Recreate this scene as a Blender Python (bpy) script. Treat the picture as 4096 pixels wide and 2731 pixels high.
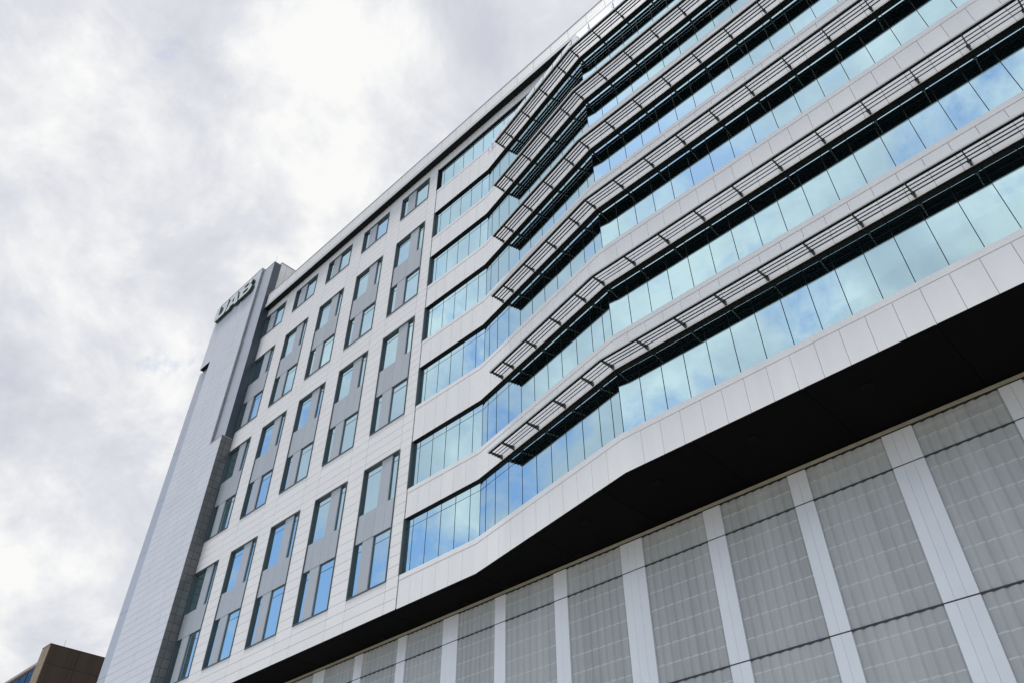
import bpy, math, random
from mathutils import Vector, Matrix
random.seed(7)
for o in list(bpy.data.objects): bpy.data.objects.remove(o)
SC = bpy.context.scene
COL = SC.collection
RAD = math.radians

# ------------------------------------------------------------------ camera
cd = bpy.data.cameras.new('camera'); cam = bpy.data.objects.new('camera', cd); COL.objects.link(cam)
cd.sensor_width = 36.0; cd.lens = 27.763; cd.clip_start = 0.1; cd.clip_end = 3000
right = Vector((0.717155, 0.696911, -0.001852)); down = Vector((-0.463288, 0.474757, -0.748312)); fwd = Vector((-0.520627, 0.537514, 0.663345))
M = Matrix.Identity(4)
for i in range(3):
    M[i][0] = right[i]; M[i][1] = -down[i]; M[i][2] = -fwd[i]
M[0][3], M[1][3], M[2][3] = 49.142, -20.69, 1.6
cam.matrix_world = M
SC.camera = cam

# ------------------------------------------------------------------ sky, sun, exposure
SUN = Vector((-0.14, -0.19, 0.97)).normalized()
W = bpy.data.worlds.new('World'); SC.world = W; W.use_nodes = True
nt = W.node_tree; N = nt.nodes; L = nt.links; N.clear()
def nd(t, **kw):
    n = N.new(t)
    for k, v in kw.items():
        if k == 'inp':
            for a, b in v.items(): n.inputs[a].default_value = b
        else: setattr(n, k, v)
    return n
def mth(op, a, b=None, clamp=False):
    n = N.new('ShaderNodeMath'); n.operation = op; n.use_clamp = clamp
    for i, v in enumerate((a, b)):
        if v is None: continue
        if isinstance(v, (int, float)): n.inputs[i].default_value = v
        else: L.new(v, n.inputs[i])
    return n.outputs[0]
def ramp(src, stops):
    n = N.new('ShaderNodeValToRGB'); cr = n.color_ramp
    while len(cr.elements) < len(stops): cr.elements.new(0.5)
    for e, (p, c) in zip(cr.elements, stops): e.position = p; e.color = c
    L.new(src, n.inputs[0]); return n.outputs[0]
def mixc(f, a, b):
    n = N.new('ShaderNodeMix'); n.data_type = 'RGBA'
    if isinstance(f, (int, float)): n.inputs[0].default_value = f
    else: L.new(f, n.inputs[0])
    for i, v in ((6, a), (7, b)):
        if isinstance(v, tuple): n.inputs[i].default_value = v
        else: L.new(v, n.inputs[i])
    return n.outputs[2]
sky = nd('ShaderNodeTexSky', sky_type='NISHITA'); sky.sun_disc = False
sky.sun_elevation = math.asin(SUN.z); sky.sun_rotation = math.atan2(SUN.x, SUN.y)
sky.air_density = 1.0; sky.dust_density = 1.2; sky.ozone_density = 1.6
tc = nd('ShaderNodeTexCoord'); sep = nd('ShaderNodeSeparateXYZ'); L.new(tc.outputs['Generated'], sep.inputs[0])
den = mth('ADD', mth('MAXIMUM', sep.outputs[2], 0.02), 0.75)
cmb = nd('ShaderNodeCombineXYZ'); L.new(mth('DIVIDE', sep.outputs[0], den), cmb.inputs[0]); L.new(mth('DIVIDE', sep.outputs[1], den), cmb.inputs[1])
CLOUD_SEED = 91.7
def noise(scale, detail, rough, dist, w):
    n = nd('ShaderNodeTexNoise', noise_dimensions='4D', inp={'Scale': scale, 'Detail': detail, 'Roughness': rough, 'Distortion': dist, 'W': w + CLOUD_SEED})
    L.new(cmb.outputs[0], n.inputs['Vector']); return n.outputs['Fac']
cover = mth('ADD', mth('MULTIPLY', noise(2.0, 12.0, 0.60, 0.25, 0.0), 0.66), mth('MULTIPLY', noise(7.5, 10.0, 0.64, 0.35, 2.0), 0.34))
cover = mth('ADD', cover, mth('MULTIPLY', sep.outputs[1], 0.105))      # cloud deck breaks up towards -Y, as the glass reflects
cmask = ramp(cover, [(0.435, (0, 0, 0, 1)), (0.455, (0.45, 0.45, 0.45, 1)), (0.49, (1, 1, 1, 1))])
thick = mth('ADD', mth('MULTIPLY', noise(2.3, 10.0, 0.58, 0.25, 7.0), 0.60), mth('MULTIPLY', noise(8.0, 10.0, 0.62, 0.35, 11.0), 0.40))
ccol = ramp(thick, [(0.42, (3.6, 3.72, 4.15, 1)), (0.485, (4.35, 4.45, 4.75, 1)), (0.55, (5.65, 5.65, 5.6, 1))])
clouds = mixc(cmask, sky.outputs[0], ccol)
bg = nd('ShaderNodeBackground', inp={'Strength': 0.15}); L.new(clouds, bg.inputs[0])
wo = nd('ShaderNodeOutputWorld'); L.new(bg.outputs[0], wo.inputs[0])

sd = bpy.data.lights.new('sun', 'SUN'); sun = bpy.data.objects.new('sun', sd); COL.objects.link(sun)
sd.energy = 2.4; sd.angle = RAD(12); sd.color = (1.0, 0.96, 0.90)
sun.rotation_euler = SUN.to_track_quat('Z', 'Y').to_euler(); sun.location = (0, -30, 80)

vs = SC.view_settings; vs.view_transform = 'Standard'; vs.look = 'None'; vs.exposure = 0.18; vs.gamma = 1.0; vs.use_curve_mapping = False
SC.render.resolution_x = 1024; SC.render.resolution_y = 682

# ------------------------------------------------------------------ materials
MATS = {}
def mat(name, col, rough=0.5, metal=0.0, spec=0.5, vary=0.0, grime=0.0, gscale=1.5, streak=False, bump=0.0):
    m = bpy.data.materials.new(name); m.use_nodes = True; t = m.node_tree; b = t.nodes['Principled BSDF']
    b.inputs['Roughness'].default_value = rough; b.inputs['Metallic'].default_value = metal; b.inputs['Specular IOR Level'].default_value = spec
    b.inputs['Base Color'].default_value = (*col, 1)
    src = None
    if vary or grime:
        val = None
        if vary:
            oi = t.nodes.new('ShaderNodeObjectInfo'); mr = t.nodes.new('ShaderNodeMapRange')
            mr.inputs['To Min'].default_value = 1 - vary; mr.inputs['To Max'].default_value = 1 + vary
            t.links.new(oi.outputs['Random'], mr.inputs['Value']); val = mr.outputs[0]
        if grime:
            g = t.nodes.new('ShaderNodeNewGeometry'); mp = t.nodes.new('ShaderNodeMapping'); mp.inputs['Scale'].default_value = (3.0, 3.0, 0.25) if streak else (1, 1, 1)
            t.links.new(g.outputs['Position'], mp.inputs['Vector'])
            nz = t.nodes.new('ShaderNodeTexNoise'); nz.inputs['Scale'].default_value = gscale; nz.inputs['Detail'].default_value = 6; nz.inputs['Roughness'].default_value = 0.6
            t.links.new(mp.outputs[0], nz.inputs['Vector'])
            mr2 = t.nodes.new('ShaderNodeMapRange'); mr2.inputs['From Min'].default_value = 0.3; mr2.inputs['From Max'].default_value = 0.7
            mr2.inputs['To Min'].default_value = 1 - grime; mr2.inputs['To Max'].default_value = 1 + grime * 0.5
            t.links.new(nz.outputs['Fac'], mr2.inputs['Value'])
            if val is None: val = mr2.outputs[0]
            else:
                mu = t.nodes.new('ShaderNodeMath'); mu.operation = 'MULTIPLY'; t.links.new(val, mu.inputs[0]); t.links.new(mr2.outputs[0], mu.inputs[1]); val = mu.outputs[0]
        vm = t.nodes.new('ShaderNodeVectorMath'); vm.operation = 'SCALE'; vm.inputs[0].default_value = col
        t.links.new(val, vm.inputs['Scale']); t.links.new(vm.outputs[0], b.inputs['Base Color'])
    if bump:
        g = t.nodes.new('ShaderNodeNewGeometry'); nz = t.nodes.new('ShaderNodeTexNoise'); nz.inputs['Scale'].default_value = 0.9; nz.inputs['Detail'].default_value = 2
        t.links.new(g.outputs['Position'], nz.inputs['Vector']); bp = t.nodes.new('ShaderNodeBump'); bp.inputs['Strength'].default_value = bump; bp.inputs['Distance'].default_value = 0.02
        t.links.new(nz.outputs['Fac'], bp.inputs['Height']); t.links.new(bp.outputs[0], b.inputs['Normal'])
    MATS[name] = m; return m
def glass(name, tint, refl, through, bump=0.06):
    m = bpy.data.materials.new(name); m.use_nodes = True; t = m.node_tree; t.nodes.clear()
    out = t.nodes.new('ShaderNodeOutputMaterial'); mx = t.nodes.new('ShaderNodeMixShader'); gl = t.nodes.new('ShaderNodeBsdfGlossy'); tr = t.nodes.new('ShaderNodeBsdfTransparent')
    gl.inputs['Color'].default_value = (*tint, 1); gl.inputs['Roughness'].default_value = 0.0; tr.inputs['Color'].default_value = (*through, 1)
    fr = t.nodes.new('ShaderNodeFresnel'); fr.inputs['IOR'].default_value = 1.5
    mr = t.nodes.new('ShaderNodeMapRange'); mr.inputs['To Min'].default_value = refl; mr.inputs['To Max'].default_value = 1.0; t.links.new(fr.outputs[0], mr.inputs['Value'])
    t.links.new(mr.outputs[0], mx.inputs[0]); t.links.new(tr.outputs[0], mx.inputs[1]); t.links.new(gl.outputs[0], mx.inputs[2]); t.links.new(mx.outputs[0], out.inputs[0])
    if bump:
        g = t.nodes.new('ShaderNodeNewGeometry'); nz = t.nodes.new('ShaderNodeTexNoise'); nz.inputs['Scale'].default_value = 0.8; nz.inputs['Detail'].default_value = 1
        t.links.new(g.outputs['Position'], nz.inputs['Vector']); bp = t.nodes.new('ShaderNodeBump'); bp.inputs['Strength'].default_value = bump; bp.inputs['Distance'].default_value = 0.02
        t.links.new(nz.outputs['Fac'], bp.inputs['Height']); t.links.new(bp.outputs[0], gl.inputs['Normal'])
    MATS[name] = m; return m
def emis(name, col, s):
    m = bpy.data.materials.new(name); m.use_nodes = True; b = m.node_tree.nodes['Principled BSDF']
    b.inputs['Emission Color'].default_value = (*col, 1); b.inputs['Emission Strength'].default_value = s; MATS[name] = m; return m
mat('white_panel', (0.84, 0.825, 0.81), 0.55, 0.0, 0.3, vary=0.018, grime=0.03, gscale=0.5)
mat('tower_white', (0.70, 0.72, 0.76), 0.55, 0.0, 0.3, vary=0.018, grime=0.03, gscale=0.5)
mat('spandrel_white', (0.84, 0.83, 0.82), 0.6, 0.0, 0.25, vary=0.016, grime=0.05, gscale=0.5, streak=True)
mat('joint_grey', (0.24, 0.24, 0.25), 0.8)
mat('grey_panel', (0.43, 0.46, 0.495), 0.42, 0.0, 0.5, vary=0.03, grime=0.03)
mat('dark_frame', (0.085, 0.105, 0.107), 0.45, 0.0, 0.4)
mat('black_trim', (0.010, 0.011, 0.011), 0.6, 0.0, 0.12)
mat('blade_dark', (0.007, 0.009, 0.009), 0.55, 0.0, 0.10)
mat('bracket_grey', (0.07, 0.074, 0.07), 0.5, 0.0, 0.3)
mat('nose_aluminium', (0.62, 0.63, 0.64), 0.65, 0.0, 0.3)
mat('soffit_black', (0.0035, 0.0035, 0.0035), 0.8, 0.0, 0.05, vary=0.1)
mat('downlight', (0.006, 0.0058, 0.005), 0.8, 0.0, 0.05)
mat('tile_grey', (0.13, 0.135, 0.135), 0.28, 0.0, 0.6, vary=0.10)
mat('tile_light', (0.30, 0.32, 0.32), 0.35, 0.0, 0.5, vary=0.06)
mat('slate_side', (0.050, 0.066, 0.082), 0.30, 0.0, 0.6, vary=0.04)
mat('recess_grey', (0.46, 0.485, 0.54), 0.38, 0.0, 0.5, vary=0.02)
mat('letter_face', (0.66, 0.70, 0.67), 0.4)
mat('letter_green', (0.008, 0.040, 0.030), 0.4)
mat('coping_alu', (0.50, 0.55, 0.55), 0.65, 0.0, 0.3)
mat('interior_wall', (0.30, 0.31, 0.32), 0.8)
mat('interior_slab', (0.22, 0.22, 0.22), 0.8)
mat('podium_white', (0.86, 0.875, 0.89), 0.33, 0.1, 0.5, vary=0.02, grime=0.04, gscale=0.6)
mat('mullion_grey', (0.010, 0.012, 0.017), 0.6, 0.0, 0.06)
mat('podium_girt', (0.55, 0.60, 0.60), 0.5)
mat('podium_coping', (0.42, 0.38, 0.28), 0.6, vary=0.05, grime=0.2, gscale=2)
mat('podium_seam', (0.05, 0.05, 0.055), 0.7)
mat('podium_dark', (0.02, 0.02, 0.022), 0.8)
mat('garage_concrete', (0.22, 0.22, 0.21), 0.85, grime=0.15)
mat('brown_concrete_shaded', (0.078, 0.056, 0.042), 0.9, vary=0.06, grime=0.28, gscale=0.5, streak=True)  # base darkened so the +X face carries its shade in the colour
mat('tan_concrete', (0.32, 0.25, 0.17), 0.9, grime=0.2, gscale=0.8)
mat('pink_coping', (0.42, 0.33, 0.31), 0.6)
mat('asphalt', (0.07, 0.07, 0.07), 0.9, grime=0.25, gscale=0.3)
mat('pale_bounce_paving', (0.42, 0.41, 0.39), 0.85, grime=0.15, gscale=0.4)
mat('fixing_strip', (0.59, 0.62, 0.61), 0.4)
mat('pale_clip', (0.75, 0.74, 0.72), 0.4, 0.3)
glass('band_glass', (0.56, 0.78, 0.85), 0.84, (0.10, 0.16, 0.17))
glass('window_glass', (0.56, 0.76, 0.83), 0.82, (0.10, 0.15, 0.16))
glass('rail_glass', (0.92, 0.96, 0.97), 0.10, (0.90, 0.93, 0.93), 0.0)
glass('blue_glass', (0.07, 0.12, 0.18), 0.6, (0.02, 0.03, 0.04), 0.05)
emis('tube_light', (1.0, 0.97, 0.92), 2.2)
# perforated corrugated sheet: partly see-through metal
m = mat('perforated_sheet', (0.76, 0.785, 0.775), 0.5, 0.0, 0.4, vary=0.05, grime=0.14, gscale=0.45, streak=True)
t = m.node_tree; mx = t.nodes.new('ShaderNodeMixShader'); mx.inputs[0].default_value = 0.36; tr = t.nodes.new('ShaderNodeBsdfTransparent'); tr.inputs[0].default_value = (0.93, 0.95, 0.95, 1)
t.links.new(t.nodes['Principled BSDF'].outputs[0], mx.inputs[1]); t.links.new(tr.outputs[0], mx.inputs[2]); t.links.new(mx.outputs[0], t.nodes['Material Output'].inputs[0])

# ------------------------------------------------------------------ helpers
def empty(name, label, cat, loc=(0, 0, 0), group=None):
    o = bpy.data.objects.new(name, None); COL.objects.link(o); o.location = loc
    o['label'] = label; o['category'] = cat
    if group: o['group'] = group
    return o
class MB:
    def __init__(s): s.v = []; s.f = []; s.mi = []
    def quad_prism(s, q, n, t0, t1, mi=0):
        n = Vector(n).normalized(); b = len(s.v)
        for t in (t0, t1):
            for p in q: s.v.append(tuple(Vector(p) + n * t))
        k = len(q)
        s.f.append(tuple(b + i for i in reversed(range(k)))); s.f.append(tuple(b + k + i for i in range(k)))
        for i in range(k): j = (i + 1) % k; s.f.append((b + i, b + j, b + k + j, b + k + i))
        s.mi += [mi] * (k + 2); return s
    def box(s, x0, x1, y0, y1, z0, z1, mi=0):
        return s.quad_prism([(x0, y0, z0), (x1, y0, z0), (x1, y0, z1), (x0, y0, z1)], (0, 1, 0), 0, y1 - y0, mi)
    def tube(s, a, b, r, n=6, mi=0):
        a = Vector(a); b = Vector(b); d = (b - a).normalized(); u = d.orthogonal().normalized(); w = d.cross(u); k = len(s.v)
        for p in (a, b):
            for i in range(n): s.v.append(tuple(p + (u * math.cos(2 * math.pi * i / n) + w * math.sin(2 * math.pi * i / n)) * r))
        for i in range(n): j = (i + 1) % n; s.f.append((k + i, k + j, k + n + j, k + n + i))
        s.f.append(tuple(k + i for i in reversed(range(n)))); s.f.append(tuple(k + n + i for i in range(n))); s.mi += [mi] * (n + 2); return s
    def build(s, name, mats, parent=None, kind=None, center=True):
        if isinstance(mats, str): mats = [mats]
        c = Vector((0, 0, 0))
        if center and s.v:
            c = sum((Vector(p) for p in s.v), Vector()) / len(s.v)
        me = bpy.data.meshes.new(name); me.from_pydata([tuple(Vector(p) - c) for p in s.v], [], s.f)
        for m_ in mats: me.materials.append(MATS[m_])
        if len(mats) > 1: me.polygons.foreach_set('material_index', s.mi)
        o = bpy.data.objects.new(name, me); COL.objects.link(o); WPOS[o.name] = c
        if parent:
            o.parent = parent; o.location = c - WPOS.get(parent.name, Vector((0, 0, 0)))
        else: o.location = c
        if kind: o['kind'] = kind
        return o
WPOS = {}
def box(name, x0, x1, y0, y1, z0, z1, m, parent=None, kind=None): return MB().box(x0, x1, y0, y1, z0, z1).build(name, m, parent, kind)

# facade plan polyline (outer face of bands) and its inward offset
PL = [(21.97, 0.0), (26.99, 0.0), (36.08, -1.762), (57.0, -1.762)]
def seg_n(i):
    (x0, y0), (x1, y1) = PL[i], PL[i + 1]; d = Vector((x1 - x0, y1 - y0)).normalized(); return d, Vector((-d.y, d.x))   # tangent, inward
def off(i, dist):       # vertex i offset inward (mitred)
    if i == 0: n = seg_n(0)[1]; k = 1
    elif i == len(PL) - 1: n = seg_n(i - 1)[1]; k = 1
    else:
        n1, n2 = seg_n(i - 1)[1], seg_n(i)[1]; n = (n1 + n2).normalized(); k = 1 / n.dot(n1)
    return Vector(PL[i]) + n * dist * k
def on(i, x, dist):     # point on segment i at world x (measured on the outer face), offset inward
    a, b = Vector(PL[i]), Vector(PL[i + 1]); t = (x - a.x) / (b.x - a.x)
    return off(i, dist).lerp(off(i + 1, dist), t)
def band_prism(mb, d0, d1, z0, z1, segs=(0, 1, 2), x0=None, mi=0):   # continuous band between inward offsets d0<d1
    for i in segs:
        a0, b0, a1, b1 = off(i, d0), off(i + 1, d0), off(i, d1), off(i + 1, d1)
        if x0 is not None and i == segs[0]:
            a0 = on(i, x0, d0); a1 = on(i, x0, d1)
        mb.quad_prism([(a0.x, a0.y, z0), (b0.x, b0.y, z0), (b1.x, b1.y, z0), (a1.x, a1.y, z0)], (0, 0, 1), 0, z1 - z0, mi)
    return mb

# ------------------------------------------------------------------ ground
g = MB(); g.v = [(-900, -900, 0), (900, -900, 0), (900, 900, 0), (-900, 900, 0)]; g.f = [(0, 1, 2, 3)]; g.mi = [0]
ground = g.build('ground', 'asphalt'); ground['kind'] = 'structure'
pv = box('bounce_pavement', -60, 110, -62, 1.5, .004, .13, 'pale_bounce_paving'); pv['kind'] = 'structure'  # unseen pale sheet added to bounce fill light up onto the facade

# ------------------------------------------------------------------ levels
ZB = 15.85
SILL = [17.42, 21.90, 26.95, 31.53, 36.00, 40.45, 45.37]
HEAD = [20.29, 24.70, 29.62, 34.20, 38.64, 42.98, 47.76]
PITCH = 4.5; WW = 3.01; ZSOF = 48.62; ZROOF = 50.26

B = empty('office_building', 'tall white panelled building with blue glass bands, black sunshade louvres and corner tower', 'building')

# ---- flat facade: backing wall with openings, clad in separate panels
wins = []          # (x0,x1,z0,z1)
for c in range(5):
    x = c * PITCH
    wins.append((x, x + WW, SILL[0], HEAD[1])); wins.append((x, x + WW, SILL[2], HEAD[3])); wins.append((x, x + WW, SILL[4], HEAD[5])); wins.append((x, x + WW, SILL[6] + .08, HEAD[6]))
wall = MB()
XE = 21.90
for c in range(5):
    x = c * PITCH; xe = (c + 1) * PITCH if c < 4 else XE
    wall.box(x + WW, xe, 0.045, 0.34, ZB + .01, ZSOF - .01)
    zz = ZB + .01
    for (a, b_, z0, z1) in [w for w in wins if abs(w[0] - x) < .01]:
        wall.box(x + .002, x + WW - .002, 0.045, 0.34, zz, z0); zz = z1
    wall.box(x + .002, x + WW - .002, 0.045, 0.34, zz, ZSOF - .01)
facade = wall.build('facade_wall', 'joint_grey', B)
panels = []
ROW = 0.5427; G = 0.011
nrow = int((ZSOF - ZB) / ROW) + 1
for r in range(nrow):
    z0 = ZB + r * ROW; z1 = min(z0 + ROW, ZSOF)
    for c in range(5):
        x = c * PITCH; xe = (c + 1) * PITCH if c < 4 else XE
        panels.append((x + WW, xe, z0, z1))
        zl, zh = z0, z1; ok = True
        for (a, b_, w0, w1) in [w for w in wins if abs(w[0] - x) < .01]:
            if zl >= w0 and zh <= w1: ok = False
            elif zl < w0 < zh: zh = w0
            elif zl < w1 < zh: zl = w1
        if ok and zh - zl > .06: panels.append((x, x + WW, zl, zh))
panels.sort(key=lambda p: (49 - p[0]) + p[2] * .55)
rest = MB()
for i, (x0, x1, z0, z1) in enumerate(panels):
    a = (x0 + G, x1 - G, 0.0, 0.036, z0 + G, z1 - G)
    if i < 298: box('wall_panel', *a, 'white_panel', facade)
    else: rest.box(*a)
rest.build('wall_panel_field', 'white_panel', facade, 'stuff')

# ---- punched windows
def pane(name, x0, x1, y, z0, z1, m, parent):
    o = MB().box(x0, x1, y, y + .012, z0, z1).build(name, m, parent)
    o.rotation_euler = (RAD(random.uniform(-.25, .25)), 0, RAD(random.uniform(-.25, .25))); return o
def win_level(u, x, z0, z1, flip, transom):
    # flip False: wide pane left, infill, narrow pane right; True: mirrored
    cuts = [0.06, 1.50, 2.34, WW - .06]
    if flip: cuts = [WW - c for c in reversed(cuts)]
    a, b_, c_, d = [x + q for q in cuts]
    def glaz(p0, p1, tr):
        f = MB(); t_ = .028
        f.box(p0, p0 + t_, .095, .20, z0, z1).box(p1 - t_, p1, .095, .20, z0, z1).box(p0 + t_, p1 - t_, .095, .20, z0, z0 + t_).box(p0 + t_, p1 - t_, .095, .20, z1 - t_, z1)
        if tr: f.box(p0 + t_, p1 - t_, .108, .19, z1 - .46, z1 - .438)
        f.build('sash', 'dark_frame', u)
        pane('window_pane', p0 + t_ - .01, p1 - t_ + .01, .120, z0 + t_ - .01, z1 - t_ + .01, 'window_glass', u)
    glaz(a, b_ - .002, transom); glaz(c_ + .002, d, transom)
    box('infill_panel', b_, c_, .03, .22, z0 + .002, z1 - .002, 'grey_panel', u)
def window_unit(x, z0, z1, mid=None):
    f = MB(); e = .055
    f.box(x + .004, x + e, -.04, .30, z0, z1).box(x + WW - e, x + WW - .004, -.04, .30, z0, z1)
    f.box(x + e, x + WW - e, -.04, .30, z0, z0 + e).box(x + e, x + WW - e, -.04, .30, z1 - e, z1)
    u = f.build('window_unit', 'dark_frame', B)
    if mid:
        h1, s2 = mid
        win_level(u, x, z0 + e, h1, True, True); win_level(u, x, s2, z1 - e, False, True)
        cuts = [.058, .66, 1.49, 2.27, WW - .058]
        MB().box(x + .06, x + WW - .06, .06, .28, h1 + .004, s2 - .004).build('spandrel_back', 'dark_frame', u)
        for a, b_ in zip(cuts, cuts[1:]): box('spandrel_strip', x + a + .006, x + b_ - .006, .015, .055, h1 + .004, s2 - .004, 'grey_panel', u)
    else:
        win_level(u, x, z0 + e, z1 - e, True, False)
    return u
for c in range(5):
    x = c * PITCH
    for k in (0, 2, 4): window_unit(x, SILL[k], HEAD[k + 1], (HEAD[k], SILL[k + 1]))
    window_unit(x, SILL[6] + .08, HEAD[6])

# ---- glass bands
MULL = {0: [22.45, 23.42, 24.40, 25.38, 26.34], 1: [27.43, 28.15, 29.13, 30.09, 31.06, 32.03, 32.98, 33.96, 34.93, 35.61], 2: [36.08 + .945 * k for k in range(1, 22)]}
GD = 0.155
def band_glass_level(k, segs):
    z0, z1 = SILL[k], HEAD[k]
    if k == 6: z1 = HEAD[6]
    fr = MB()
    # jamb + head + sill frame
    band_prism(fr, .09, .34, z1 - .03, z1 - .012, segs)
    band_prism(fr, .07, .34, z0 + .002, z0 + .04, segs)
    u = fr.build('window_band', 'black_trim', B)
    box('jamb', 21.905, 21.968, -.03, .34, z0, z1 - .012, 'dark_frame', u)
    for i in segs:
        xs = [PL[i][0] + (.03 if i == 0 else 0)] + [m_ for m_ in MULL[i] if m_ < PL[i + 1][0] - .2] + [PL[i + 1][0]]
        d, n = seg_n(i); n3 = (n.x, n.y, 0)
        for a, b_ in zip(xs, xs[1:]):
            p, q = on(i, a, GD), on(i, b_, GD)
            o = MB().quad_prism([(p.x, p.y, z0 + .02), (q.x, q.y, z0 + .02), (q.x, q.y, z1 - .02), (p.x, p.y, z1 - .02)], n3, 0, .012).build('band_pane', 'band_glass', u)
            o.rotation_euler = (RAD(random.uniform(-.09, .09)), 0, RAD(random.uniform(-.09, .09)))
        for x in xs[1:]:
            p = on(i, x, GD); tv = d * .011
            MB().quad_prism([(p.x - tv.x, p.y - tv.y, z0 + .03), (p.x + tv.x, p.y + tv.y, z0 + .03), (p.x + tv.x, p.y + tv.y, z1 - .03), (p.x - tv.x, p.y - tv.y, z1 - .03)], n3, -.008, .05).build('mullion', 'mullion_grey', u)
    tr = MB(); band_prism(tr, GD - .006, GD + .03, z1 - .50, z1 - .482, segs); tr.build('transom', 'mullion_grey', u)
for k in range(6): band_glass_level(k, (0, 1, 2))

# top glass band lies on the flat plane behind the terrace
def flat_top_band():
    z0, z1 = SILL[6], HEAD[6]; u = MB().box(21.905, 21.968, -.03, .34, z0, z1).box(21.97, 56.9, .06, .34, z1 - .04, z1).box(21.97, 56.9, .07, .34, z0 - .02, z0 + .04).build('window_band', 'black_trim', B)
    x = 21.99; xs = [x] + [22.45 + .97 * i for i in range(36)]
    for a, b_ in zip(xs, xs[1:]):
        o = box('band_pane', a, b_, GD, GD + .012, z0 + .02, z1 - .02, 'band_glass', u); o.rotation_euler = (RAD(random.uniform(-.09, .09)), 0, RAD(random.uniform(-.09, .09)))
        box('mullion', b_ - .011, b_ + .011, GD - .008, GD + .05, z0 + .03, z1 - .03, 'mullion_grey', u)
    w = MB().box(XE, 57, .045, .34, z1 + .002, ZSOF - .01).build('head_wall', 'joint_grey', B)
    x = XE
    while x < 56.5:
        box('head_panel', x + G, min(x + 1.5, 57) - G, 0.0, .036, z1 + .012, ZSOF - .012, 'white_panel', w); x += 1.5
flat_top_band()

# ---- white spandrel bands with separate panels, coping lip and dark underside
JX = {0: [21.97 + i * .8367 for i in range(7)], 1: [26.99 + i * .8264 for i in range(12)], 2: [36.08 + i * .8035 for i in range(27)]}
JX[0][-1] = 26.99; JX[1][-1] = 36.08; JX[2][-1] = 57.0
def spandrel(z0, z1, lip=.24, und=True, segs=(0, 1, 2)):
    bk = MB(); band_prism(bk, .045, .34, z0 + .05, z1 - .015, segs)
    u = bk.build('spandrel_band', 'joint_grey', B)
    if und:
        ud = MB(); band_prism(ud, .012, .34, z0 - .012, z0 + .046, segs); ud.build('underside_trim', 'black_trim', u)
    for i in segs:
        d, n = seg_n(i); n3 = (n.x, n.y, 0)
        for a, b_ in zip(JX[i], JX[i][1:]):
            ga = .006; p, q = on(i, a, 0) + d * (ga if a > PL[i][0] + .01 else 0), on(i, b_, 0) - d * (ga if b_ < PL[i + 1][0] - .01 else 0)
            MB().quad_prism([(p.x, p.y, z0), (q.x, q.y, z0), (q.x, q.y, z1 - lip - .008), (p.x, p.y, z1 - lip - .008)], n3, 0, .04).build('spandrel_panel', 'spandrel_white', u)
    cp = MB(); band_prism(cp, -.012, .30, z1 - lip + .006, z1, segs); cp.build('coping', 'spandrel_white', u)
spandrel(ZB, SILL[0], und=False)
for k in range(5): spandrel(HEAD[k], SILL[k + 1])
# top band: full height on the flat part, lower terrace parapet further right
spandrel(HEAD[5], 44.80, lip=.20, segs=(1, 2))
spandrel(HEAD[5], SILL[6], segs=(0,))

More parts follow.
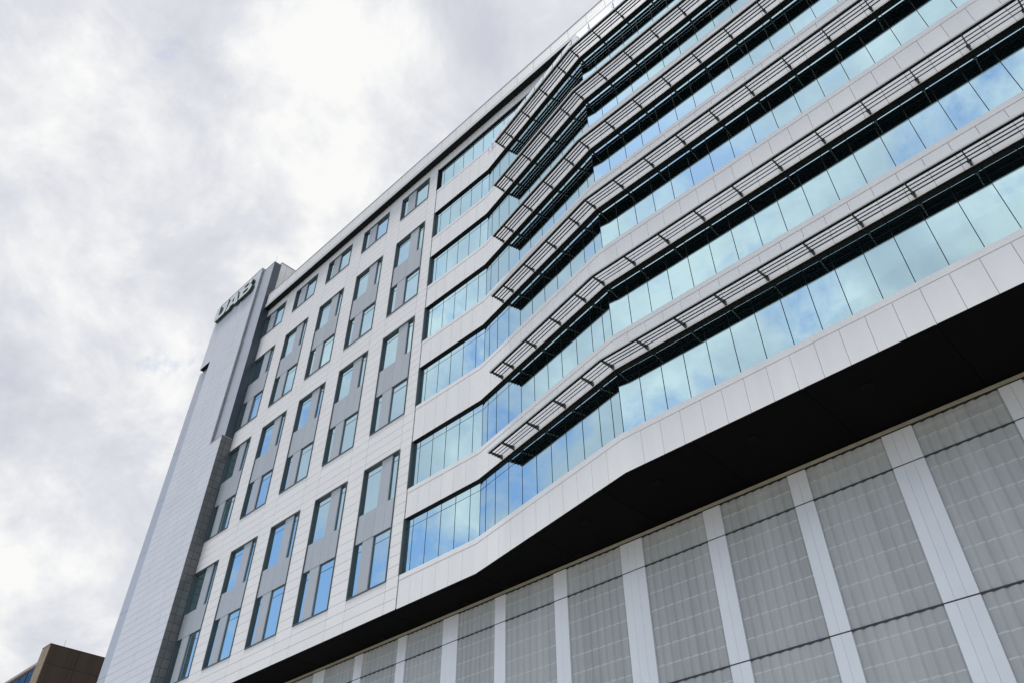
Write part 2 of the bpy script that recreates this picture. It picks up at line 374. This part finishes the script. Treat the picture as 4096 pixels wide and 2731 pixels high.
# ---- sunshades: outriggers with tilted dark blades and a pale nose
DEP = 0.80; BL_D = [0.64, 0.495, 0.345, 0.19]
BRX = {1: [28.86, 29.72, 31.44, 33.20, 34.90], 2: [36.08] + [37.67 + 1.64 * i for i in range(12)]}
TILT = RAD(50)
def shade(z):
    X0 = 28.80; z = z + .085
    # nose rail is the thing the blades share: carried by brackets
    nose = MB()
    for i, xa in ((1, X0), (2, 36.08)):
        for (d0, d1, z0_, z1_, mi) in ((DEP - .05, DEP, -.03, .05, 0), (DEP - .115, DEP - .052, -.034, .03, 1)):
            a0, b0, a1, b1 = on(i, xa, -d1), off(i + 1, -d1), on(i, xa, -d0), off(i + 1, -d0)
            nose.quad_prism([(a0.x, a0.y, z + z0_), (b0.x, b0.y, z + z0_), (b1.x, b1.y, z + z0_), (a1.x, a1.y, z + z0_)], (0, 0, 1), 0, z1_ - z0_, mi)
    u = nose.build('sunshade', ['nose_aluminium', 'blade_dark'], B)
    wd, th = .064, .016      # half width, half thickness of a blade
    for i, xa in ((1, X0), (2, 36.08)):
        for bd in BL_D:
            ring = []
            for (s, t_) in ((-1, -1), (1, -1), (1, 1), (-1, 1)):
                # along-blade axis: outer edge low, inner edge high
                dy = s * wd * math.cos(TILT) - t_ * th * math.sin(TILT); dz = s * wd * math.sin(TILT) + t_ * th * math.cos(TILT)
                ring.append((-(bd) + dy, dz))
            bmb = MB(); vs_ = []
            for end in (0, 1):
                for (dd, dz) in ring:
                    p = on(i, xa, dd) if end == 0 else off(i + 1, dd)
                    bmb.v.append((p.x, p.y, z + dz))
            bmb.f = [(0, 1, 5, 4), (1, 2, 6, 5), (2, 3, 7, 6), (3, 0, 4, 7), (3, 2, 1, 0), (4, 5, 6, 7)]; bmb.mi = [0] * 6
            bmb.build('blade', 'blade_dark', u)
    for i in (1, 2):
        d, n = seg_n(i)
        for x in BRX[i]:
            if x > 56.5: continue
            p = on(i, x, .02); q = on(i, x, -DEP + .05); tv = d * .018
            mb = MB()
            # tapered arm: deep at the wall, shallow at the nose
            qd = [(p.x - tv.x, p.y - tv.y, z - .06), (q.x - tv.x, q.y - tv.y, z - .035), (q.x - tv.x, q.y - tv.y, z + .045), (p.x - tv.x, p.y - tv.y, z + .12)]
            mb.quad_prism(qd, (d.x, d.y, 0), 0, .036)
            # fixing shoe and bolts
            s0 = on(i, x, -.16); wv = d * .035
            mb.quad_prism([(p.x - wv.x, p.y - wv.y, z - .08), (s0.x - wv.x, s0.y - wv.y, z - .03), (s0.x - wv.x, s0.y - wv.y, z + .10), (p.x - wv.x, p.y - wv.y, z + .14)], (d.x, d.y, 0), 0, .07)
            for bo in (.09, .13):
                c0 = on(i, x, -bo); mb.tube((c0.x - d.x * .06, c0.y - d.y * .06, z + .02), (c0.x + d.x * .06, c0.y + d.y * .06, z + .02), .016)
            mb.build('bracket', 'bracket_grey', u)
for k in range(6): shade(HEAD[k])

# ---- soffit over the garage with joints and square downlights
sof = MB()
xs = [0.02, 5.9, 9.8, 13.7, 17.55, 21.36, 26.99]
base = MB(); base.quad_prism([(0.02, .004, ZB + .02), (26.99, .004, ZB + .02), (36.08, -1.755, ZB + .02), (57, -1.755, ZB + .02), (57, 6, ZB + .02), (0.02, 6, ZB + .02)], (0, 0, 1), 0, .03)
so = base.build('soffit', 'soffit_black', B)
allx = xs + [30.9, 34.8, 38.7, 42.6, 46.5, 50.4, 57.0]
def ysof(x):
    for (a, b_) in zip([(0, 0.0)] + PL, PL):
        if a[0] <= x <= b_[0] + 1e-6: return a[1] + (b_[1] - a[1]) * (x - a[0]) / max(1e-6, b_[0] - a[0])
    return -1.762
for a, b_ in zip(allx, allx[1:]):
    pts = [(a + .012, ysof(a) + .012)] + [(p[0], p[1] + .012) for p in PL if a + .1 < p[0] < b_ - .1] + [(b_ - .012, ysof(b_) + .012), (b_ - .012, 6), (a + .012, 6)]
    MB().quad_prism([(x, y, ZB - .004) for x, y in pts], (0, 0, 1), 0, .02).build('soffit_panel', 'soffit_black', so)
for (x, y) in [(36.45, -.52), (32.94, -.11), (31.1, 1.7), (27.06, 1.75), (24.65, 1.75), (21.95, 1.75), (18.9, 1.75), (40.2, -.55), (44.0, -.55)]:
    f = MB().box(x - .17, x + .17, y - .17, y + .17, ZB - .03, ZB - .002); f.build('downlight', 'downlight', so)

# ---- roof fascia overhanging the flat wall
fz0, fz1, fy = ZSOF + .012, ZROOF, -.40
fb = MB().box(.02, 57, fy + .045, .5, fz0, fz1 - .02).build('roof_fascia', 'joint_grey', B)
for r, (a, b_) in enumerate(((ZSOF + .42, ZSOF + .82), (ZSOF + .82, ZSOF + 1.22), (ZSOF + 1.22, ZROOF - .05))):
    x = .03; i = 0
    while x < 56.9:
        x1 = min(57, x + 1.5 if (x > .1 or r % 2 == 0) else x + 1.5)
        box('fascia_panel', x + G, x1 - G, fy, fy + .038, a + .009, b_ - .009, 'white_panel', fb); x = x1
box('drip_edge', .03, 57, fy - .035, fy + .05, ZSOF + .02, ZSOF + .40, 'nose_aluminium', fb)
box('fascia_soffit', .03, 57, fy - .02, .30, ZSOF - .02, ZSOF + .010, 'black_trim', fb)
box('coping', .03, 57, fy - .03, .5, ZROOF - .04, ZROOF, 'coping_alu', fb)
box('roof_slab', .03, 57, .52, 16, ZROOF - .8, ZROOF - .3, 'garage_concrete', B)

# ---- terrace glass railing
rail = MB(); clipz0, clipz1 = 44.62, 45.24
tr_ = MB(); band_prism(tr_, .34, .42, 44.30, 44.55, (1, 2)); rl = tr_.build('terrace_railing', 'nose_aluminium', B)
for i, xa in ((1, 27.4), (2, 36.08)):
    d, n = seg_n(i); x = xa; st = .9 if i == 1 else 1.77
    cx = [27.5 + .9 * k for k in range(10)] if i == 1 else [36.2, 37.02, 38.8, 40.55, 42.3, 44.05, 45.8, 47.6, 49.4, 51.2, 53, 54.8]
    for a in cx:
        p = on(i, a, -.03); 
        mb = MB().quad_prism([(p.x - d.x * .02, p.y - d.y * .02, clipz0), (p.x + d.x * .02, p.y + d.y * .02, clipz0), (p.x + d.x * .02, p.y + d.y * .02, clipz1), (p.x - d.x * .02, p.y - d.y * .02, clipz1)], (n.x, n.y, 0), -.02, .05)
        for zz in (clipz0 + .14, clipz1 - .14): mb.tube((p.x - n.x * .05 - d.x * .07, p.y - n.y * .05, zz), (p.x - n.x * .05 + d.x * .07, p.y - n.y * .05, zz), .022)
        mb.build('clip', 'pale_clip', rl)
    ends = cx[:]
    if i == 2: ends = [36.06] + cx[1:]
    else: ends = cx + [36.11]
    for a, b_ in zip(ends, ends[1:]):
        p, q = on(i, a + .03, .02), on(i, b_ - .03, .02)
        MB().quad_prism([(p.x, p.y, 44.78), (q.x, q.y, 44.78), (q.x, q.y, 45.75), (p.x, p.y, 45.75)], (n.x, n.y, 0), 0, .015).build('rail_pane', 'rail_glass', rl)
tf = MB(); tf.quad_prism([(27.2, .02, 44.2), (36.08, -1.40, 44.2), (57, -1.40, 44.2), (57, .04, 44.2), (27.2, .04, 44.2)], (0, 0, 1), 0, .08); tf.build('terrace_deck', 'garage_concrete', B)
bw = MB().box(26.99, 57, .045, .34, 43.2, SILL[6] - .03).build('terrace_back_wall', 'white_panel', B)

# ---- interior: floor slabs and a back wall seen dimly through the glass
for k in range(7):
    zt = SILL[k] - .25; zb_ = (HEAD[k - 1] + .12) if k else ZB + .08
    if k < 6:
        mb = MB(); mb.quad_prism([(.05, .36, zb_), (26.95, .36, zb_), (36.05, -1.38, zb_), (56.9, -1.38, zb_), (56.9, 9, zb_), (.05, 9, zb_)], (0, 0, 1), 0, zt - zb_)
    else: mb = MB().box(.05, 56.9, .36, 9, zb_, zt)
    mb.build('floor_slab', 'interior_slab', B)
box('core_wall', .05, 56.9, 9.02, 9.3, ZB + .08, ZROOF - .85, 'interior_wall', B)
box('end_wall', 57.0, 57.3, -1.76, 9.3, ZB, 44.2, 'white_panel', B)
for (x0, x1, y, z_) in ((25.6, 26.9, 1.6, HEAD[1] - .12), (9.2, 10.3, 1.7, HEAD[1] - .12), (24.1, 25.2, 2.2, HEAD[0] - .12)):
    MB().box(x0, x1, y, y + .10, z_ - .05, z_).build('ceiling_tube', 'tube_light', B)

# ---- corner tower
TF = -.90; TXL = -9.04; TXR = -.006; TSTEP = 35.40; ZTOP = 54.65; ST = -.68
tw = MB()
tw.box(TXL + .05, -1.84, TF + .05, 12, 46.80, ZTOP - .03)              # front block above the notch
tw.box(-7.30 + .05, -1.84, TF + .05, 12, TSTEP, 46.795)                 # front block beside the notch
tw.box(-7.30 + .05, TXR - .045, TF + .05, 12, 0, TSTEP - .05)          # lower block
tw.box(-1.835, TXR - .03, ST + .04, .02, TSTEP - .045, 54.30)           # recessed strip with dark side
tower = tw.build('tower', 'joint_grey', B)
# recessed left strip
ls = MB().box(-9.55, -7.255, TF + .36, 12, 0, 46.75).build('recess_core', 'joint_grey', tower)
zz = 2.0
while zz < 46.6:
    z1 = min(zz + 4.5, 46.72); box('recess_panel', -9.56, -7.30, TF + .31, TF + .355, zz + .012, z1 - .012, 'recess_grey', tower); zz += 4.5
box('notch_soffit', TXL + .04, -7.29, TF + .004, TF + .36, 46.735, 46.79, 'black_trim', tower)
box('notch_reveal', -7.30, -7.252, TF + .004, TF + .30, 2, 46.73, 'tower_white', tower)
# front panels: running bond rows that follow the facade courses
rows = []; z_ = ZTOP
tp = []
r0 = ZB - 30 * ROW
i = 0; z_ = r0
while z_ < ZTOP - .05:
    z1 = min(z_ + ROW, ZTOP - .02)
    xl = TXL if z_ >= 46.7 else -7.30
    if z_ < 46.8 < z1: z_c = 46.8; 
    xr = TXR if z1 <= TSTEP + .1 else -1.80
    block = (i // 7) % 2
    js = [-5.65 + (0.0 if block else .45), -3.52 + (0.0 if block else .0), -1.38 if block else -1.80]
    if z_ >= 46.7: js = [-7.45] + js
    xs_ = [xl] + [j for j in js if xl + .3 < j < xr - .25] + [xr]
    for a, b_ in zip(xs_, xs_[1:]): tp.append((a, b_, z_, z1))
    z_ = z1; i += 1
tp.sort(key=lambda p: -p[2] if p[2] > 16.5 else 100)
low = MB(); n_ = 0
for (a, b_, z0, z1) in tp:
    q = (a + .010, b_ - .010, TF, TF + .04, z0 + .010, z1 - .010)
    if z0 > 16.5 and n_ < 298: box('tower_panel', *q, 'tower_white', tower); n_ += 1
    else: low.box(*q)
low.build('tower_panel_field', 'tower_white', tower, 'stuff')
# tiled grey return (lower block) : two columns of tiles per course
z_ = r0; lowt = MB()
while z_ < TSTEP - .1:
    z1 = min(z_ + ROW, TSTEP - .08)
    for (a, b_) in ((TF + .003, -.53), (-.53, -.055)):
        q = (TXR - .04, TXR, a + .012, b_ - .012, z_ + .012, z1 - .012)
        if z_ > 15: box('return_tile', *q, 'tile_grey', tower)
        else: lowt.box(*q)
    z_ = z1
lowt.build('return_tile_field', 'tile_grey', tower, 'stuff')
box('step_coping', -1.80, TXR + .015, TF - .012, -.05, TSTEP - .075, TSTEP + .0, 'tile_light', tower)
# thin tiled edge of the upper front block
z_ = r0 + 36 * ROW
while z_ < ZTOP - .1:
    if z_ + ROW > TSTEP:
        z0 = max(z_, TSTEP + .01); z1 = min(z_ + ROW, ZTOP - .03); box('edge_tile', -1.835, -1.797, TF + .045, ST - .002, z0 + .012, z1 - .012, 'tile_light', tower)
    z_ += ROW
# recessed strip panels and slate side panels
zz = TSTEP + .01
while zz < 54.2:
    z1 = min(zz + 3.9, 54.28)
    box('strip_panel', -1.79, TXR - .032, ST, ST + .038, zz + .01, z1 - .01, 'recess_grey', tower)
    box('side_panel', TXR - .03, TXR, ST + .002, -.03, zz + .012, z1 - .012, 'slate_side', tower)
    zz += 3.9
box('coping', TXL - .02, -1.79, TF - .02, 12, ZTOP - .028, ZTOP + .03, 'coping_alu', tower)
box('coping', -1.785, TXR + .02, ST - .02, .05, 54.302, 54.36, 'coping_alu', tower)
MB().tube((-.5, -.4, 54.3), (-.5, -.4, 55.6), .012).build('lightning_rod', 'coping_alu', tower)
# penthouse behind
ph = MB().box(-7, -1.05, .42, 9, ZROOF - .3, 55.72).build('penthouse', 'joint_grey', B)
yy = .41; 
for (a, b_) in ((.41, .98), (.98, 1.55), (1.55, 2.12), (2.12, 2.7), (2.7, 3.3), (3.3, 3.9)):
    z0 = 50.3
    while z0 < 55.6:
        box('penthouse_panel', -1.045, -1.00, a + .01, b_ - .01, z0 + .01, min(z0 + 1.08, 55.7) - .01, 'white_panel', ph); z0 += 1.08
box('coping', -7, -.97, .39, 9, 55.725, 55.80, 'coping_alu', ph)

# ------------------------------------------------------------------ sign letters
sign = empty('building_sign', 'raised three letter sign with dark green sides, high on the white corner tower', 'sign', (0, 0, 0))
def letter(name, outer, holes, x, z, sx, sz):
    cu = bpy.data.curves.new(name, 'CURVE'); cu.dimensions = '2D'; cu.fill_mode = 'BOTH'; cu.extrude = .15; cu.bevel_depth = 0.0
    for loop in [outer] + holes:
        sp = cu.splines.new('POLY'); sp.points.add(len(loop) - 1)
        for p, (a, b_) in zip(sp.points, loop): p.co = (a * sx, b_ * sz, 0, 1)
        sp.use_cyclic_u = True
    tmp = bpy.data.objects.new('tmp', cu); COL.objects.link(tmp)
    dg = bpy.context.evaluated_depsgraph_get(); dg.update()
    me = bpy.data.meshes.new_from_object(tmp.evaluated_get(dg)); bpy.data.objects.remove(tmp)
    me.materials.clear(); me.materials.append(MATS['letter_face']); me.materials.append(MATS['letter_green'])
    for p in me.polygons: p.material_index = 0 if p.normal.z > .9 else 1
    o = bpy.data.objects.new(name, me); COL.objects.link(o); o.parent = sign
    o.rotation_euler = (RAD(90), 0, 0); o.location = (x, TF - .16, z); return o
def arc(cx, cz, rx, rz, a0, a1, n=9): return [(cx + rx * math.cos(RAD(a0 + (a1 - a0) * i / n)), cz + rz * math.sin(RAD(a0 + (a1 - a0) * i / n))) for i in range(n + 1)]
U = [(0, 1), (0, .16), (.10, 0), (.86, 0), (1, .22), (1, 1), (.70, 1), (.70, .34), (.62, .24), (.38, .24), (.32, .32), (.32, 1)]
Aout = [(0, 0), (.34, 1), (.72, 1), (1, 0), (.70, 0), (.665, .16), (.36, .16), (.31, 0)]
Ahole = [(.42, .36), (.62, .36), (.53, .74)]
Bout = [(0, 0), (0, 1), (.62, 1)] + arc(.66, .755, .26, .245, 90, -50, 8) + arc(.66, .28, .34, .28, 60, -90, 8)
Bh1 = [(.30, .60), (.30, .80), (.60, .80)] + arc(.60, .70, .08, .10, 90, -90, 6)
Bh2 = [(.30, .19), (.30, .40), (.62, .40)] + arc(.62, .295, .09, .105, 90, -90, 6)
LZ = 52.05; LH = 1.72
letter('letter_u', U, [], -8.75, LZ, 2.10, LH); letter('letter_a', Aout, [Ahole], -6.68, LZ, 2.15, LH); letter('letter_b', Bout, [Bh1, Bh2], -4.40, LZ, 2.10, LH)

# ------------------------------------------------------------------ parking garage with perforated corrugated screen
P = empty('parking_garage', 'parking garage clad in perforated grey corrugated screens and white ribbed strips', 'parking garage')
YP = 1.98; TZ = [15.66, 14.50, 10.30, 6.10, 1.90]
strips = [(-.2, .4), (3.3, 4.3), (6.85, 7.45), (10.30, 10.95), (13.15, 14.12), (16.60, 17.22), (19.85, 20.47), (22.98, 23.95), (26.22, 26.84), (29.52, 30.20), (32.90, 33.92), (36.62, 37.32), (39.95, 40.60), (43.21, 44.16), (46.70, 47.36), (50.1, 50.75), (53.4, 54.4)]
core = MB().box(-.2, 56, 9, 9.3, 0, 15.6).build('garage_core', 'podium_dark', P)
for zt in TZ[1:]:
    box('deck_slab', -.2, 56, YP + .9, 9, zt - .35, zt - .02, 'garage_concrete', P)
for (a, b_) in strips: box('column', (a + b_) / 2 + 1.4, (a + b_) / 2 + 1.75, YP + .5, YP + .85, 0, 15.6, 'garage_concrete', P)
PROF = [(0, 0.0), (.10, -.010), (.52, -.045), (.80, -.048), (.93, -.014), (1.0, 0.0)]
def sheet(x0, x1, z0, z1):
    n = 8; wv = (x1 - x0) / n; pts = []
    for k in range(n):
        for (t_, y) in PROF[:-1]: pts.append((x0 + (k + t_) * wv, YP + y))
    pts.append((x1, YP)); mb = MB(); m_ = len(pts)
    mb.v = [(x, y, z0) for x, y in pts] + [(x, y, z1) for x, y in pts] + [(x, y + .004, z0) for x, y in pts] + [(x, y + .004, z1) for x, y in pts]
    for i_ in range(m_ - 1): mb.f.append((i_, i_ + 1, m_ + i_ + 1, m_ + i_)); mb.mi.append(0)
    mb.v = mb.v[:2 * m_]
    sh = mb.build('screen_sheet', 'perforated_sheet', P)
    st = MB(); z_ = z0 + .60
    while z_ < z1 - .08:
        b = len(st.v); st.v += [(x, y - .006, z_ - .022) for x, y in pts] + [(x, y - .006, z_ + .022) for x, y in pts]
        for i_ in range(m_ - 1):
            if i_ % 5 < 4: st.f.append((b + i_, b + i_ + 1, b + m_ + i_ + 1, b + m_ + i_)); st.mi.append(0)
        z_ += .63
    st.build('fixing_strip', 'fixing_strip', sh, 'stuff')
    return sh
for tier, (zt, zb_) in enumerate(zip(TZ, TZ[1:] + [0.1])):
    zt2 = zt - .022; zb2 = zb_ + .022
    for (s0, s1), (n0, n1) in zip(strips, strips[1:]): sheet(s1, n0, zb2, zt2)
    for (s0, s1) in strips:
        n = 3 if s1 - s0 > .85 else 2; w_ = (s1 - s0) / n
        for k in range(n): box('rib_plank', s0 + k * w_ + .003, s0 + (k + 1) * w_ - .003, YP - .075, YP + .01, zb2, zt2, 'podium_white', P)
    box('flashing', -.2, 56, YP - .055, YP + .06, zb_ - .028, zb_ + .028, 'podium_seam', P)
    z_ = zb_ + .63
    while z_ < zt - .1:
        box('girt', -.2, 56, YP + .04, YP + .10, z_ - .035, z_ + .035, 'podium_girt', P); z_ += .63
    if tier == 0: box('girt', -.2, 56, YP + .04, YP + .10, zt - .2, zt - .13, 'podium_girt', P)
box('shadow_gap', -.2, 56, YP - .05, YP + .06, 15.632, 15.70, 'podium_dark', P)
x = -.2
while x < 55.9: box('coping', x + .004, min(x + 3.0, 56) - .004, YP - .10, YP + .12, 15.702, 15.80, 'podium_coping', P); x += 3.0

# ------------------------------------------------------------------ brown neighbour
NB = empty('neighbouring_building', 'brown concrete building with blue glass front beyond the white tower', 'building', (-24, 0, 0))
OX = Vector((-24, 0, 0)); WPOS[NB.name] = OX
cr = MB().box(-25.66, -24.05, -.20, 9.9, 0, 26.35).build('concrete_wall', 'brown_concrete_shaded', NB)
zs = [26.38, 24.86, 22.3, 19.7, 17.1, 14.5, 11.9, 9.3, 6.7, 4.1, 1.5]
for z1, z0 in zip(zs, zs[1:]):
    yy = -.22
    for y1 in (2.2, 4.6, 7.0, 9.4):
        box('concrete_panel', -24.05, -24.0, yy + .012, y1 - .012, z0 + .012, z1 - .012, 'brown_concrete_shaded', cr); yy = y1
    box('front_panel', -25.68, -24.012, -.26, -.205, z0 + .012, z1 - .012, 'tan_concrete', cr)
box('coping', -25.70, -23.99, -.27, 9.9, 26.39, 26.45, 'brown_concrete_shaded', cr)
cw = MB().box(-41, -25.70, .5, 9.9, 0, 25.55).build('curtain_wall', 'podium_dark', NB)
for k in range(9):
    x1 = -25.72 - k * 1.75; x0 = x1 - 1.75
    for z1, z0 in ((25.45, 23.0), (23.0, 19.2), (19.2, 15.4), (15.4, 11.6), (11.6, 7.8), (7.8, 4.0)):
        box('glass_panel', x0 + .03, x1 - .03, .30, .32, z0 + .03, z1 - .03, 'blue_glass', cw)
    box('mullion', x0 - .03, x0 + .03, .26, .49, 3.8, 25.45, 'dark_frame', cw)
for zz in (23.0, 19.2, 15.4, 11.6, 7.8): box('transom', -41, -25.72, .28, .49, zz - .03, zz + .03, 'dark_frame', cw)
box('coping', -41, -25.72, .16, 9.9, 25.56, 25.80, 'pink_coping', cw)
MB().tube((-24.3, .9, 26.4), (-24.3, .9, 27.1), .012).build('aerial', 'dark_frame', NB)
